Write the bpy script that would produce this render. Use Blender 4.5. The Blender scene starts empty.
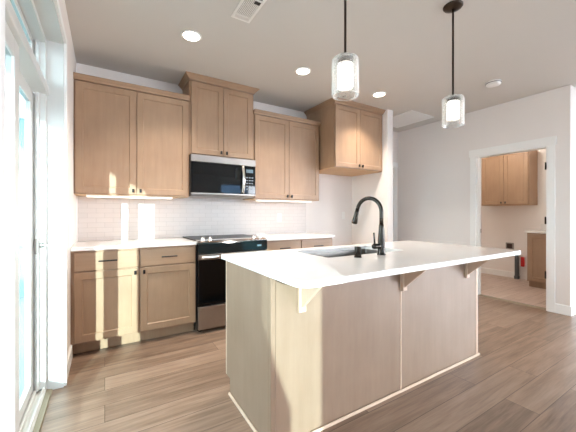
import bpy, bmesh, math, random
from mathutils import Vector, Matrix

random.seed(7)
S = bpy.context.scene
COL = S.collection

# ------------------------------------------------------------------ camera
TH = 0.5504
cam = bpy.data.cameras.new('camera')
cam.sensor_width = 36.0
cam.lens = 298.67 / 576 * 36.0
cam.shift_y = -2.31 / 576
cam.clip_start = 0.02
camo = bpy.data.objects.new('camera', cam)
COL.objects.link(camo)
camo.location = (0, 0, 1.193)
camo.rotation_euler = (math.pi / 2, 0, -TH)
S.camera = camo

# ------------------------------------------------------------------ world, sun, exposure
S.view_settings.view_transform = 'Standard'
S.view_settings.look = 'None'
S.view_settings.gamma = 1.0
S.view_settings.use_curve_mapping = False
S.view_settings.exposure = 2.4
S.cycles.use_denoising = True
S.cycles.max_bounces = 14
S.cycles.diffuse_bounces = 8
S.cycles.glossy_bounces = 5
S.cycles.transmission_bounces = 8
S.cycles.transparent_max_bounces = 16
S.cycles.sample_clamp_indirect = 6.0
S.cycles.caustics_reflective = False
S.cycles.caustics_refractive = False

W = bpy.data.worlds.new('sky')
S.world = W
W.use_nodes = True
nt = W.node_tree
nt.nodes.clear()
tc = nt.nodes.new('ShaderNodeTexCoord')
sp = nt.nodes.new('ShaderNodeSeparateXYZ')
rp = nt.nodes.new('ShaderNodeValToRGB')
rp.color_ramp.elements[0].position = 0.47
rp.color_ramp.elements[0].color = (0.54, 0.57, 0.65, 1)
rp.color_ramp.elements[1].position = 0.8
rp.color_ramp.elements[1].color = (0.76, 0.86, 1.02, 1)
e = rp.color_ramp.elements.new(0.54)
e.color = (0.93, 0.98, 1.09, 1)
mp = nt.nodes.new('ShaderNodeMapRange')
mp.inputs[1].default_value = -1
mp.inputs[2].default_value = 1
bgn = nt.nodes.new('ShaderNodeBackground')
bgn.inputs[1].default_value = 7.3
wo = nt.nodes.new('ShaderNodeOutputWorld')
nt.links.new(tc.outputs['Generated'], sp.inputs[0])
nt.links.new(sp.outputs[2], mp.inputs[0])
nt.links.new(mp.outputs[0], rp.inputs[0])
nt.links.new(rp.outputs[0], bgn.inputs[0])
nt.links.new(bgn.outputs[0], wo.inputs[0])

sun = bpy.data.lights.new('sun', 'SUN')
sun.energy = 6.2
sun.color = (0.88, 0.98, 1.0)
sun.angle = 0.009
suno = bpy.data.objects.new('sun', sun)
COL.objects.link(suno)
SUN_DIR = Vector((0.3354, 0.9421, -0.185)).normalized()
suno.rotation_euler = SUN_DIR.to_track_quat('-Z', 'Y').to_euler()
suno.location = (-4, -12, 5)


def portal(name, loc, rot, sx, sy):
    l = bpy.data.lights.new(name, 'AREA')
    l.shape = 'RECTANGLE'
    l.size = sx
    l.size_y = sy
    l.cycles.is_portal = True
    o = bpy.data.objects.new(name, l)
    o.location = loc
    o.rotation_euler = rot
    COL.objects.link(o)


H = math.pi / 2
# left wall openings: light goes towards +x
portal('portal_slider', (-0.50, 1.81, 1.2), (0, -H, 0), 2.36, 1.52)
portal('portal_patio_door', (-0.50, -2.02, 1.2), (0, -H, 0), 2.36, 1.66)
portal('portal_side_window', (7.12, -3.45, 1.35), (0, H, 0), 2.1, 2.3)
portal('portal_side_window_near', (7.12, -1.2, 1.35), (0, H, 0), 2.1, 1.4)
portal('portal_rear_window', (1.1, -5.12, 1.5), (H, 0, 0), 1.6, 1.2)
portal('portal_rear_window_right', (5.1, -5.12, 1.65), (H, 0, 0), 2.4, 1.5)

# ------------------------------------------------------------------ helpers


def lin(c):
    return tuple((v / 255 / 12.92) if v / 255 <= 0.04045 else ((v / 255 + 0.055) / 1.055) ** 2.4 for v in c)


def prin(name, col, rough=0.5, metal=0.0, spec=0.5, coat=0.0, emis=None, es=0.0):
    m = bpy.data.materials.new(name)
    m.use_nodes = True
    b = m.node_tree.nodes['Principled BSDF']
    c = lin(col)
    b.inputs['Base Color'].default_value = (*c, 1)
    b.inputs['Roughness'].default_value = rough
    b.inputs['Metallic'].default_value = metal
    b.inputs['Specular IOR Level'].default_value = spec
    b.inputs['Coat Weight'].default_value = coat
    if emis:
        b.inputs['Emission Color'].default_value = (*lin(emis), 1)
        b.inputs['Emission Strength'].default_value = es
    return m


def N(m, t, **kw):
    n = m.node_tree.nodes.new(t)
    for k, v in kw.items():
        setattr(n, k, v)
    return n


def L(m, a, b):
    m.node_tree.links.new(a, b)


def noisy(name, col, rough, amp=0.06, scale=3.0, bump=0.0, bscale=200.0, **kw):
    m = prin(name, col, rough, **kw)
    b = m.node_tree.nodes['Principled BSDF']
    t = N(m, 'ShaderNodeTexCoord')
    n = N(m, 'ShaderNodeTexNoise')
    n.inputs['Scale'].default_value = scale
    n.inputs['Detail'].default_value = 3
    L(m, t.outputs['Object'], n.inputs['Vector'])
    mx = N(m, 'ShaderNodeMix', data_type='RGBA')
    c = lin(col)
    mx.inputs[6].default_value = (*[v * (1 - amp) for v in c], 1)
    mx.inputs[7].default_value = (*[min(1, v * (1 + amp)) for v in c], 1)
    L(m, n.outputs['Fac'], mx.inputs[0])
    L(m, mx.outputs[2], b.inputs['Base Color'])
    if bump:
        n2 = N(m, 'ShaderNodeTexNoise')
        n2.inputs['Scale'].default_value = bscale
        L(m, t.outputs['Object'], n2.inputs['Vector'])
        bp = N(m, 'ShaderNodeBump')
        bp.inputs['Strength'].default_value = bump
        bp.inputs['Distance'].default_value = 0.002
        L(m, n2.outputs['Fac'], bp.inputs['Height'])
        L(m, bp.outputs[0], b.inputs['Normal'])
    return m


def wood(name, dark, light, rough=0.42, stretch=(13, 13, 1.3)):
    m = prin(name, light, rough)
    b = m.node_tree.nodes['Principled BSDF']
    t = N(m, 'ShaderNodeTexCoord')
    mpn = N(m, 'ShaderNodeMapping')
    mpn.inputs['Scale'].default_value = stretch
    oi = N(m, 'ShaderNodeObjectInfo')
    L(m, t.outputs['Object'], mpn.inputs['Vector'])
    n = N(m, 'ShaderNodeTexNoise', noise_dimensions='4D')
    n.inputs['Scale'].default_value = 2.2
    n.inputs['Detail'].default_value = 6
    n.inputs['Roughness'].default_value = 0.62
    L(m, mpn.outputs[0], n.inputs['Vector'])
    mul = N(m, 'ShaderNodeMath', operation='MULTIPLY')
    mul.inputs[1].default_value = 37.0
    L(m, oi.outputs['Random'], mul.inputs[0])
    L(m, mul.outputs[0], n.inputs['W'])
    # large soft blotches
    n2 = N(m, 'ShaderNodeTexNoise')
    n2.inputs['Scale'].default_value = 3.4
    n2.inputs['Detail'].default_value = 4
    L(m, t.outputs['Object'], n2.inputs['Vector'])
    ad = N(m, 'ShaderNodeMath', operation='MULTIPLY_ADD')
    ad.inputs[1].default_value = 0.5
    L(m, n.outputs['Fac'], ad.inputs[0])
    sc = N(m, 'ShaderNodeMath', operation='MULTIPLY')
    sc.inputs[1].default_value = 0.5
    L(m, n2.outputs['Fac'], sc.inputs[0])
    L(m, sc.outputs[0], ad.inputs[2])
    r = N(m, 'ShaderNodeValToRGB')
    r.color_ramp.elements[0].position = 0.3
    r.color_ramp.elements[0].color = (*lin(dark), 1)
    r.color_ramp.elements[1].position = 0.7
    r.color_ramp.elements[1].color = (*lin(light), 1)
    L(m, ad.outputs[0], r.inputs[0])
    L(m, r.outputs[0], b.inputs['Base Color'])
    return m


def planks(name, cols, rough=0.36, bw=1.35, rh=0.182, grainscale=1.0):
    m = prin(name, cols[1], rough)
    b = m.node_tree.nodes['Principled BSDF']
    t = N(m, 'ShaderNodeTexCoord')
    br = N(m, 'ShaderNodeTexBrick')
    br.offset = 0.37
    br.offset_frequency = 2
    br.inputs['Color1'].default_value = (0, 0, 0, 1)
    br.inputs['Color2'].default_value = (1, 1, 1, 1)
    br.inputs['Mortar'].default_value = (0.5, 0.5, 0.5, 1)
    br.inputs['Scale'].default_value = 1
    br.inputs['Mortar Size'].default_value = 0.0016
    br.inputs['Mortar Smooth'].default_value = 0.2
    br.inputs['Brick Width'].default_value = bw
    br.inputs['Row Height'].default_value = rh
    L(m, t.outputs['Object'], br.inputs['Vector'])
    # grain, stretched along the plank (x), shifted from plank to plank
    mpn = N(m, 'ShaderNodeMapping')
    mpn.inputs['Scale'].default_value = (1.1 * grainscale, 15 * grainscale, 1)
    L(m, t.outputs['Object'], mpn.inputs['Vector'])
    mul = N(m, 'ShaderNodeMath', operation='MULTIPLY')
    mul.inputs[1].default_value = 53.0
    L(m, br.outputs['Color'], mul.inputs[0])
    n = N(m, 'ShaderNodeTexNoise', noise_dimensions='4D')
    n.inputs['Scale'].default_value = 1.6
    n.inputs['Detail'].default_value = 7
    n.inputs['Roughness'].default_value = 0.6
    n.inputs['Distortion'].default_value = 0.6
    L(m, mpn.outputs[0], n.inputs['Vector'])
    L(m, mul.outputs[0], n.inputs['W'])
    # fine pores
    mp2 = N(m, 'ShaderNodeMapping')
    mp2.inputs['Scale'].default_value = (6, 110, 1)
    L(m, t.outputs['Object'], mp2.inputs['Vector'])
    n2 = N(m, 'ShaderNodeTexNoise')
    n2.inputs['Scale'].default_value = 1.0
    n2.inputs['Detail'].default_value = 3
    L(m, mp2.outputs[0], n2.inputs['Vector'])
    a1 = N(m, 'ShaderNodeMath', operation='MULTIPLY_ADD')
    a1.inputs[1].default_value = 0.16
    L(m, br.outputs['Color'], a1.inputs[0])
    s1 = N(m, 'ShaderNodeMath', operation='MULTIPLY')
    s1.inputs[1].default_value = 0.6
    L(m, n.outputs['Fac'], s1.inputs[0])
    L(m, s1.outputs[0], a1.inputs[2])
    a2 = N(m, 'ShaderNodeMath', operation='MULTIPLY_ADD')
    a2.inputs[1].default_value = 0.18
    L(m, n2.outputs['Fac'], a2.inputs[0])
    L(m, a1.outputs[0], a2.inputs[2])
    r = N(m, 'ShaderNodeValToRGB')
    r.color_ramp.elements[0].position = 0.30
    r.color_ramp.elements[0].color = (*lin(cols[0]), 1)
    r.color_ramp.elements[1].position = 0.74
    r.color_ramp.elements[1].color = (*lin(cols[2]), 1)
    e = r.color_ramp.elements.new(0.50)
    e.color = (*lin(cols[1]), 1)
    L(m, a2.outputs[0], r.inputs[0])
    mx = N(m, 'ShaderNodeMix', data_type='RGBA')
    mx.inputs[7].default_value = (*[v * 0.45 for v in lin(cols[0])], 1)
    L(m, br.outputs['Fac'], mx.inputs[0])
    L(m, r.outputs[0], mx.inputs[6])
    L(m, mx.outputs[2], b.inputs['Base Color'])
    bp = N(m, 'ShaderNodeBump')
    bp.inputs['Strength'].default_value = 0.12
    bp.inputs['Distance'].default_value = 0.001
    L(m, a2.outputs[0], bp.inputs['Height'])
    L(m, bp.outputs[0], b.inputs['Normal'])
    return m


def tile(name, col, grout, w, h):
    m = prin(name, col, 0.34, spec=0.35)
    b = m.node_tree.nodes['Principled BSDF']
    t = N(m, 'ShaderNodeTexCoord')
    s = N(m, 'ShaderNodeSeparateXYZ')
    c = N(m, 'ShaderNodeCombineXYZ')
    L(m, t.outputs['Object'], s.inputs[0])
    L(m, s.outputs[0], c.inputs[0])
    L(m, s.outputs[2], c.inputs[1])
    br = N(m, 'ShaderNodeTexBrick')
    cc = lin(col)
    br.inputs['Color1'].default_value = (*cc, 1)
    br.inputs['Color2'].default_value = (*[v * 0.955 for v in cc], 1)
    br.inputs['Mortar'].default_value = (*lin(grout), 1)
    br.inputs['Scale'].default_value = 1
    br.inputs['Mortar Size'].default_value = 0.0022
    br.inputs['Mortar Smooth'].default_value = 0.3
    br.inputs['Brick Width'].default_value = w
    br.inputs['Row Height'].default_value = h
    L(m, c.outputs[0], br.inputs['Vector'])
    L(m, br.outputs['Color'], b.inputs['Base Color'])
    iv = N(m, 'ShaderNodeMath', operation='SUBTRACT')
    iv.inputs[0].default_value = 1.0
    L(m, br.outputs['Fac'], iv.inputs[1])
    bp = N(m, 'ShaderNodeBump')
    bp.inputs['Strength'].default_value = 0.25
    bp.inputs['Distance'].default_value = 0.001
    L(m, iv.outputs[0], bp.inputs['Height'])
    L(m, bp.outputs[0], b.inputs['Normal'])
    return m


def front_only(m, fr, amount=1.0):
    """the reflection of the outer face only (no total reflection inside the sheet)"""
    ge = N(m, 'ShaderNodeNewGeometry')
    iv = N(m, 'ShaderNodeMath', operation='SUBTRACT')
    iv.inputs[0].default_value = 1.0
    L(m, ge.outputs['Backfacing'], iv.inputs[1])
    sc = N(m, 'ShaderNodeMath', operation='MULTIPLY')
    sc.inputs[1].default_value = amount
    L(m, iv.outputs[0], sc.inputs[0])
    iv = sc
    mu = N(m, 'ShaderNodeMath', operation='MULTIPLY')
    L(m, fr.outputs[0], mu.inputs[0])
    L(m, iv.outputs[0], mu.inputs[1])
    return mu


def pane(name, tint, coat=1.0):
    """thin clear glass: tinted transmission plus a fresnel reflection"""
    m = bpy.data.materials.new(name)
    m.use_nodes = True
    ns = m.node_tree.nodes
    ns.clear()
    o = N(m, 'ShaderNodeOutputMaterial')
    tr = N(m, 'ShaderNodeBsdfTransparent')
    tr.inputs[0].default_value = (*tint, 1)
    gl = N(m, 'ShaderNodeBsdfGlossy')
    gl.inputs['Roughness'].default_value = 0.02
    fr = N(m, 'ShaderNodeFresnel')
    fr.inputs[0].default_value = 1.45
    fk = front_only(m, fr, coat)
    mx = N(m, 'ShaderNodeMixShader')
    L(m, fk.outputs[0], mx.inputs[0])
    L(m, tr.outputs[0], mx.inputs[1])
    L(m, gl.outputs[0], mx.inputs[2])
    L(m, mx.outputs[0], o.inputs[0])
    return m


def seeded(name):
    """clear glass with seed bubbles: pale bubbles and thick pale edges"""
    m = bpy.data.materials.new(name)
    m.use_nodes = True
    m.node_tree.nodes.clear()
    o = N(m, 'ShaderNodeOutputMaterial')
    tr = N(m, 'ShaderNodeBsdfTransparent')
    tr.inputs[0].default_value = (0.93, 0.93, 0.92, 1)
    gl = N(m, 'ShaderNodeBsdfGlossy')
    gl.inputs['Roughness'].default_value = 0.05
    tl = N(m, 'ShaderNodeBsdfTranslucent')
    tl.inputs[0].default_value = (0.95, 0.94, 0.92, 1)
    df = N(m, 'ShaderNodeBsdfDiffuse')
    df.inputs[0].default_value = (0.95, 0.94, 0.92, 1)
    milk = N(m, 'ShaderNodeMixShader')
    L(m, tl.outputs[0], milk.inputs[1])
    L(m, df.outputs[0], milk.inputs[2])
    t = N(m, 'ShaderNodeTexCoord')
    v = N(m, 'ShaderNodeTexVoronoi')
    v.inputs['Scale'].default_value = 60
    L(m, t.outputs['Object'], v.inputs['Vector'])
    lt = N(m, 'ShaderNodeMapRange')
    lt.inputs[1].default_value = 0.30
    lt.inputs[2].default_value = 0.18
    L(m, v.outputs['Distance'], lt.inputs[0])
    lw = N(m, 'ShaderNodeLayerWeight')
    lw.inputs[0].default_value = 0.3
    ad = N(m, 'ShaderNodeMath', operation='MULTIPLY_ADD')
    ad.use_clamp = True
    ad.inputs[1].default_value = 0.2
    L(m, lt.outputs[0], ad.inputs[0])
    L(m, lw.outputs['Facing'], ad.inputs[2])
    m1 = N(m, 'ShaderNodeMixShader')
    L(m, ad.outputs[0], m1.inputs[0])
    L(m, tr.outputs[0], m1.inputs[1])
    L(m, milk.outputs[0], m1.inputs[2])
    fr = N(m, 'ShaderNodeFresnel')
    fk = front_only(m, fr)
    m2 = N(m, 'ShaderNodeMixShader')
    L(m, fk.outputs[0], m2.inputs[0])
    L(m, m1.outputs[0], m2.inputs[1])
    L(m, gl.outputs[0], m2.inputs[2])
    L(m, m2.outputs[0], o.inputs[0])
    return m


M = {}
M['wall'] = noisy('wall_paint', (235, 229, 224), 0.72, 0.012, 4, 0.06, 260)
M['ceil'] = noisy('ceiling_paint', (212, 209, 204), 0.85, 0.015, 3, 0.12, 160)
M['trim'] = noisy('white_trim_paint', (243, 242, 239), 0.35, 0.01, 4)
M['vinyl'] = noisy('white_vinyl_frame', (212, 211, 207), 0.32, 0.01, 4)
M['sillmetal'] = prin('threshold_metal', (150, 140, 120), 0.45, 0.5)
M['floor'] = planks('oak_plank_floor', [(100, 80, 65), (139, 115, 97), (165, 143, 125)], 0.32)
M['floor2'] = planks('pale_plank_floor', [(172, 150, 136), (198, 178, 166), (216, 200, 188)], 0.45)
M['maple'] = wood('stained_maple', (149, 118, 93), (169, 138, 110))
M['maple_island'] = wood('stained_maple_panel', (130, 107, 88), (147, 124, 105), 0.4, (9, 9, 1.1))
M['maple_h'] = wood('stained_maple_flat', (149, 118, 93), (169, 138, 110), 0.42, (1.2, 22, 22))
M['edge'] = wood('pale_edge_band', (196, 170, 148), (214, 190, 168))
M['under'] = wood('pale_maple_underside', (200, 160, 116), (220, 184, 140), 0.5, (1.5, 14, 14))
M['quartz'] = noisy('white_quartz', (230, 226, 222), 0.13, 0.015, 30)
M['tile'] = tile('white_subway_tile', (210, 201, 195), (192, 183, 176), 0.15, 0.05)
M['tiletrim'] = prin('white_tile_trim', (238, 232, 227), 0.2)
M['black'] = noisy('matte_black_metal', (28, 25, 24), 0.4, 0.05, 20, metal=0.4)
M['steel'] = noisy('brushed_steel', (164, 157, 151), 0.36, 0.05, 40, metal=1.0)
M['chrome'] = prin('bright_steel', (226, 222, 216), 0.14, 1.0)
M['sinksteel'] = noisy('sink_steel', (128, 124, 120), 0.42, 0.05, 30, metal=0.8)
M['glassblack'] = prin('black_glass', (6, 8, 10), 0.04, 0.0, 0.28)
M['panelblack'] = prin('black_panel_glass', (10, 26, 30), 0.10, 0.0, 0.6)
M['blackbody'] = prin('black_enamel', (22, 22, 24), 0.35)
M['gun'] = prin('dark_gunmetal', (62, 58, 54), 0.24, 1.0)
M['bronze'] = noisy('oil_rubbed_bronze', (70, 58, 48), 0.36, 0.15, 30, metal=0.85)
M['white'] = prin('white_plastic', (240, 238, 234), 0.35)
M['slot'] = prin('dark_slot', (40, 38, 36), 0.6)
M['grille'] = prin('grey_slot', (150, 144, 138), 0.6)
M['glass'] = pane('clear_window_glass', (0.95, 0.96, 0.95))
M['tintglass'] = pane('slider_glass', (0.50, 0.56, 0.555), 0.35)
M['seed'] = seeded('seeded_clear_glass')
M['frost'] = prin('frosted_white_glass', (250, 244, 236), 0.4, emis=(255, 246, 234), es=0.23)
M['lens'] = prin('lit_lens', (255, 255, 250), 0.4, emis=(255, 250, 240), es=3.0)
M['led'] = prin('lit_led_strip', (255, 250, 245), 0.4, emis=(255, 240, 228), es=0.28)
M['concrete'] = noisy('patio_concrete', (112, 118, 117), 0.8, 0.08, 2)
M['soffit'] = noisy('soffit_paint', (225, 230, 228), 0.7, 0.02, 2)
M['fence'] = noisy('pale_siding', (214, 226, 226), 0.7, 0.04, 2)
M['blocker_blue'] = noisy('blue_grey_blocker', (92, 122, 150), 0.7, 0.05, 2)
M['screen'] = noisy('pale_teal_screen', (128, 156, 158), 0.7, 0.08, 1.5)
M['teal'] = noisy('teal_backdrop', (112, 146, 149), 0.7, 0.15, 1.5)
M['red'] = prin('red_plastic', (200, 34, 36), 0.4)
M['greypipe'] = prin('dark_grey_pvc', (74, 74, 76), 0.5)
M['brown'] = prin('brown_plastic', (58, 40, 32), 0.5)
M['display'] = prin('dim_display', (86, 104, 112), 0.3)
M['label'] = prin('grey_key_print', (130, 138, 146), 0.5)


class B:
    """collects shapes in world coordinates; build() links them as one mesh object"""

    def __init__(self):
        self.bm = bmesh.new()

    def box(self, x0, x1, y0, y1, z0, z1, bev=0.0, seg=1):
        t = bmesh.new()
        v = [t.verts.new((x, y, z)) for x in (x0, x1) for y in (y0, y1) for z in (z0, z1)]
        for f in ((0, 1, 3, 2), (4, 6, 7, 5), (0, 4, 5, 1), (2, 3, 7, 6), (0, 2, 6, 4), (1, 5, 7, 3)):
            t.faces.new([v[i] for i in f])
        if bev:
            bmesh.ops.bevel(t, geom=list(t.edges), offset=bev, segments=seg, affect='EDGES', profile=0.5)
        self.add(t)
        return self

    def add(self, t, mat=None):
        if mat is not None:
            bmesh.ops.transform(t, matrix=mat, verts=t.verts)
        me = bpy.data.meshes.new('tmp')
        t.to_mesh(me)
        t.free()
        self.bm.from_mesh(me)
        bpy.data.meshes.remove(me)
        return self

    def prism(self, pts, axis, a, b, bev=0.0):
        """polygon pts (2D) extruded along axis from a to b; 2D order: x:(y,z) y:(x,z) z:(x,y)"""
        t = bmesh.new()

        def P(p, w):
            return {'x': (w, p[0], p[1]), 'y': (p[0], w, p[1]), 'z': (p[0], p[1], w)}[axis]
        lo = [t.verts.new(P(p, a)) for p in pts]
        hi = [t.verts.new(P(p, b)) for p in pts]
        t.faces.new(lo)
        t.faces.new(list(reversed(hi)))
        n = len(pts)
        for i in range(n):
            t.faces.new((lo[i], hi[i], hi[(i + 1) % n], lo[(i + 1) % n]))
        bmesh.ops.recalc_face_normals(t, faces=t.faces)
        if bev:
            bmesh.ops.bevel(t, geom=list(t.edges), offset=bev, segments=1, affect='EDGES')
        return self.add(t)

    def lathe(self, prof, loc, axis=Vector((0, 0, 1)), seg=32):
        """prof: list of (radius, height) along axis from loc; smooth"""
        t = bmesh.new()
        rings = []
        for r, h in prof:
            if r < 1e-6:
                rings.append([t.verts.new((0, 0, h))])
            else:
                rings.append([t.verts.new((r * math.cos(2 * math.pi * i / seg), r * math.sin(2 * math.pi * i / seg), h)) for i in range(seg)])
        for A, C in zip(rings, rings[1:]):
            for i in range(seg):
                j = (i + 1) % seg
                if len(A) == 1 and len(C) == 1:
                    continue
                if len(A) == 1:
                    t.faces.new((A[0], C[i], C[j]))
                elif len(C) == 1:
                    t.faces.new((A[i], C[0], A[j]))
                else:
                    t.faces.new((A[i], C[i], C[j], A[j]))
        bmesh.ops.recalc_face_normals(t, faces=t.faces)
        for f in t.faces:
            f.smooth = True
        q = Vector((0, 0, 1)).rotation_difference(Vector(axis).normalized())
        return self.add(t, Matrix.Translation(loc) @ q.to_matrix().to_4x4())

    def cyl(self, loc, r, h, axis=(0, 0, 1), seg=28, ch=0.0):
        c = ch
        return self.lathe([(0, 0), (max(r - c, 1e-4), 0), (r, c), (r, h - c), (max(r - c, 1e-4), h), (0, h)], loc, Vector(axis), seg)

    def tube(self, pts, rad, seg=16):
        """round tube along points; rad number or list"""
        t = bmesh.new()
        pts = [Vector(p) for p in pts]
        n = len(pts)
        rads = rad if isinstance(rad, (list, tuple)) else [rad] * n
        tang = []
        for i in range(n):
            a = pts[max(i - 1, 0)]
            c = pts[min(i + 1, n - 1)]
            tang.append((c - a).normalized())
        up = Vector((1, 0, 0)) if abs(tang[0].x) < 0.9 else Vector((0, 1, 0))
        rings = []
        for i in range(n):
            T = tang[i]
            u = (up - T * up.dot(T)).normalized()
            w = T.cross(u)
            up = u
            rings.append([t.verts.new(pts[i] + (u * math.cos(2 * math.pi * k / seg) + w * math.sin(2 * math.pi * k / seg)) * rads[i]) for k in range(seg)])
        for A, C in zip(rings, rings[1:]):
            for k in range(seg):
                f = t.faces.new((A[k], A[(k + 1) % seg], C[(k + 1) % seg], C[k]))
                f.smooth = True
        t.faces.new(list(reversed(rings[0])))
        t.faces.new(rings[-1])
        bmesh.ops.recalc_face_normals(t, faces=t.faces)
        return self.add(t)

    def slab(self, outer, z0, z1, hole=None):
        """flat slab between z0 and z1 with an optional hole"""
        t = bmesh.new()
        ed = []
        for loop in [outer] + ([hole] if hole else []):
            vs = [t.verts.new((x, y, z0)) for x, y in loop]
            ed += [t.edges.new((vs[i], vs[(i + 1) % len(vs)])) for i in range(len(vs))]
        bmesh.ops.triangle_fill(t, edges=ed, use_beauty=True)
        r = bmesh.ops.extrude_face_region(t, geom=list(t.faces))
        bmesh.ops.translate(t, verts=[g for g in r['geom'] if isinstance(g, bmesh.types.BMVert)], vec=(0, 0, z1 - z0))
        bmesh.ops.recalc_face_normals(t, faces=t.faces)
        return self.add(t)

    def shaker(self, x0, x1, z0, z1, yf, t=0.019, rail=0.057, rec=0.009, bev=0.007):
        """recessed-panel door, front face at y=yf looking towards -y"""
        T = bmesh.new()

        def ring(x0, x1, z0, z1, y):
            return [T.verts.new(p) for p in ((x0, y, z0), (x1, y, z0), (x1, y, z1), (x0, y, z1))]
        e = 0.0022
        bk = ring(x0, x1, z0, z1, yf + t)
        o0 = ring(x0, x1, z0, z1, yf + e)
        o1 = ring(x0 + e, x1 - e, z0 + e, z1 - e, yf)
        i0 = ring(x0 + rail, x1 - rail, z0 + rail, z1 - rail, yf)
        i1 = ring(x0 + rail + bev * 0.45, x1 - rail - bev * 0.45, z0 + rail + bev * 0.45, z1 - rail - bev * 0.45, yf + rec * 0.6)
        i2 = ring(x0 + rail + bev, x1 - rail - bev, z0 + rail + bev, z1 - rail - bev, yf + rec)
        for a, c in ((bk, o0), (o0, o1), (o1, i0), (i0, i1), (i1, i2)):
            for k in range(4):
                T.faces.new((a[k], a[(k + 1) % 4], c[(k + 1) % 4], c[k]))
        T.faces.new(i2)
        T.faces.new(list(reversed(bk)))
        bmesh.ops.recalc_face_normals(T, faces=T.faces)
        return self.add(T)

    def xf(self, mat):
        bmesh.ops.transform(self.bm, matrix=mat, verts=self.bm.verts)
        return self

    def build(self, name, mat, parent=None, origin=None):
        me = bpy.data.meshes.new(name)
        org = Vector((0, 0, 0))
        if parent is not None:
            p = parent
            while p is not None:
                org += p.location
                p = p.parent
        elif origin is not None:
            org = Vector(origin)
        if XF is not None:
            bmesh.ops.transform(self.bm, matrix=XF, verts=self.bm.verts)
        bmesh.ops.translate(self.bm, verts=self.bm.verts, vec=-org)
        self.bm.to_mesh(me)
        self.bm.free()
        me.materials.append(mat)
        o = bpy.data.objects.new(name, me)
        COL.objects.link(o)
        if parent is not None:
            o.parent = parent
        elif origin is not None:
            o.location = origin
        return o


XF = None  # optional world transform applied to shapes (for units that face another way)


def tag(o, label=None, cat=None, group=None, kind=None):
    if label:
        o['label'] = label
    if cat:
        o['category'] = cat
    if group:
        o['group'] = group
    if kind:
        o['kind'] = kind
    return o


def thing(name, loc, label, cat, group=None):
    o = bpy.data.objects.new(name, None)
    o.empty_display_size = 0.1
    COL.objects.link(o)
    v = Vector(loc)
    if XF is not None:
        v = XF @ v
    o.location = v
    return tag(o, label, cat, group)


def struct(name, b, mat, parent=None):
    o = b.build(name, mat, parent)
    if parent is None:
        o['kind'] = 'structure'
    return o


def sempty(name, loc):
    o = bpy.data.objects.new(name, None)
    COL.objects.link(o)
    o.location = loc
    o['kind'] = 'structure'
    return o


# ------------------------------------------------------------------ dimensions
XL = -0.241      # left wall face
YB = 3.648       # cabinet wall face
XR = 4.633       # right wall face (laundry doorway)
ZC = 2.70        # ceiling
YE = 1.247       # where the right wall turns away
XE = 7.0         # far right wall of the living area
YR = -5.0        # rear wall
XF_L = 6.47      # laundry far wall
WT = 0.19        # outer wall thickness
RX0, RX1 = 0.781, 1.543   # range
UE = 2.546       # right end of the cabinet run
SX0, SX1 = 3.477, 3.592   # stub wall beside the refrigerator space

# ------------------------------------------------------------------ shell
struct('floor', B().box(-0.33, XE + 0.1, YR - 0.1, YB + 0.1, -0.06, 0.0), M['floor'])
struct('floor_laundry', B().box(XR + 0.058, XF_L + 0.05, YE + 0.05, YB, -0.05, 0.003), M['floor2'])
struct('ceiling', B().box(XL - WT, XE + 0.1, YR - 0.1, YB + 0.1, ZC, ZC + 0.12), M['ceil'])


def wall_with_holes(name, axis, fixed0, fixed1, a0, a1, holes):
    """wall slab with rectangular holes [(h0,h1,z0,z1)]"""
    b = B()

    def bx(p0, p1, z0, z1):
        if p1 - p0 < 1e-4 or z1 - z0 < 1e-4:
            return
        if axis == 'y':
            b.box(fixed0, fixed1, p0, p1, z0, z1)
        else:
            b.box(p0, p1, fixed0, fixed1, z0, z1)
    p = a0
    for h0, h1, z0, z1 in sorted(holes):
        bx(p, h0, -0.05, ZC)
        bx(h0, h1, -0.05, z0)
        bx(h0, h1, z1, ZC)
        p = h1
    bx(p, a1, -0.05, ZC)
    return struct(name, b, M['wall'])


SY0, SY1 = 1.07, 2.57      # kitchen slider opening
PY0, PY1 = -2.85, -1.20    # patio door further back
OPH = 2.37
wall_with_holes('wall_left', 'y', XL - WT, XL, YR - 0.1, YB + 0.1, [(SY0, SY1, -0.02, OPH), (PY0, PY1, -0.02, OPH)])
HD0, HD1 = 3.74, 4.50     # hall door in the cabinet wall
wall_with_holes('wall_back', 'x', YB, YB + 0.115, XL, XF_L + 0.1, [(HD0, HD1, -0.02, 2.03)])
DY0, DY1, DZ = 1.455, 2.292, 2.03
wall_with_holes('wall_right', 'y', XR, XR + 0.115, YE, YB, [(DY0, DY1, -0.02, DZ)])
struct('wall_right_return', B().box(XR + 0.115, XE + 0.1, YE, YE + 0.115, -0.05, ZC), M['wall'])
struct('wall_laundry', B().box(XF_L, XF_L + 0.1, YE + 0.115, YB, -0.05, ZC), M['wall'])
struct('wall_stub', B().box(SX0, SX1, 2.92, YB, 0, ZC), M['wall'])
wall_with_holes('wall_far_right', 'y', XE, XE + 0.1, YR - 0.1, YE, [(-4.6, -2.3, 0.3, 2.4), (-1.9, -0.5, 0.3, 2.4)])
wall_with_holes('wall_rear', 'x', YR - 0.115, YR, XL, XE, [(0.3, 1.9, 0.9, 2.1), (3.9, 6.3, 0.9, 2.4)])


def baseboard(name, axis, face, sgn, a0, a1, hgt=0.115, th=0.013):
    b = B()
    lo, hi = sorted((face, face + sgn * th))
    if axis == 'y':
        b.prism([(lo, 0), (hi, 0), (hi, hgt - 0.008) if sgn > 0 else (hi, hgt), (lo, hgt) if sgn > 0 else (lo, hgt - 0.008)], 'y', a0, a1)
    else:
        b.prism([(lo, 0), (hi, 0), (hi, hgt - 0.008) if sgn > 0 else (hi, hgt), (lo, hgt) if sgn > 0 else (lo, hgt - 0.008)], 'x', a0, a1)
    return struct(name, b, M['trim'])


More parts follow.
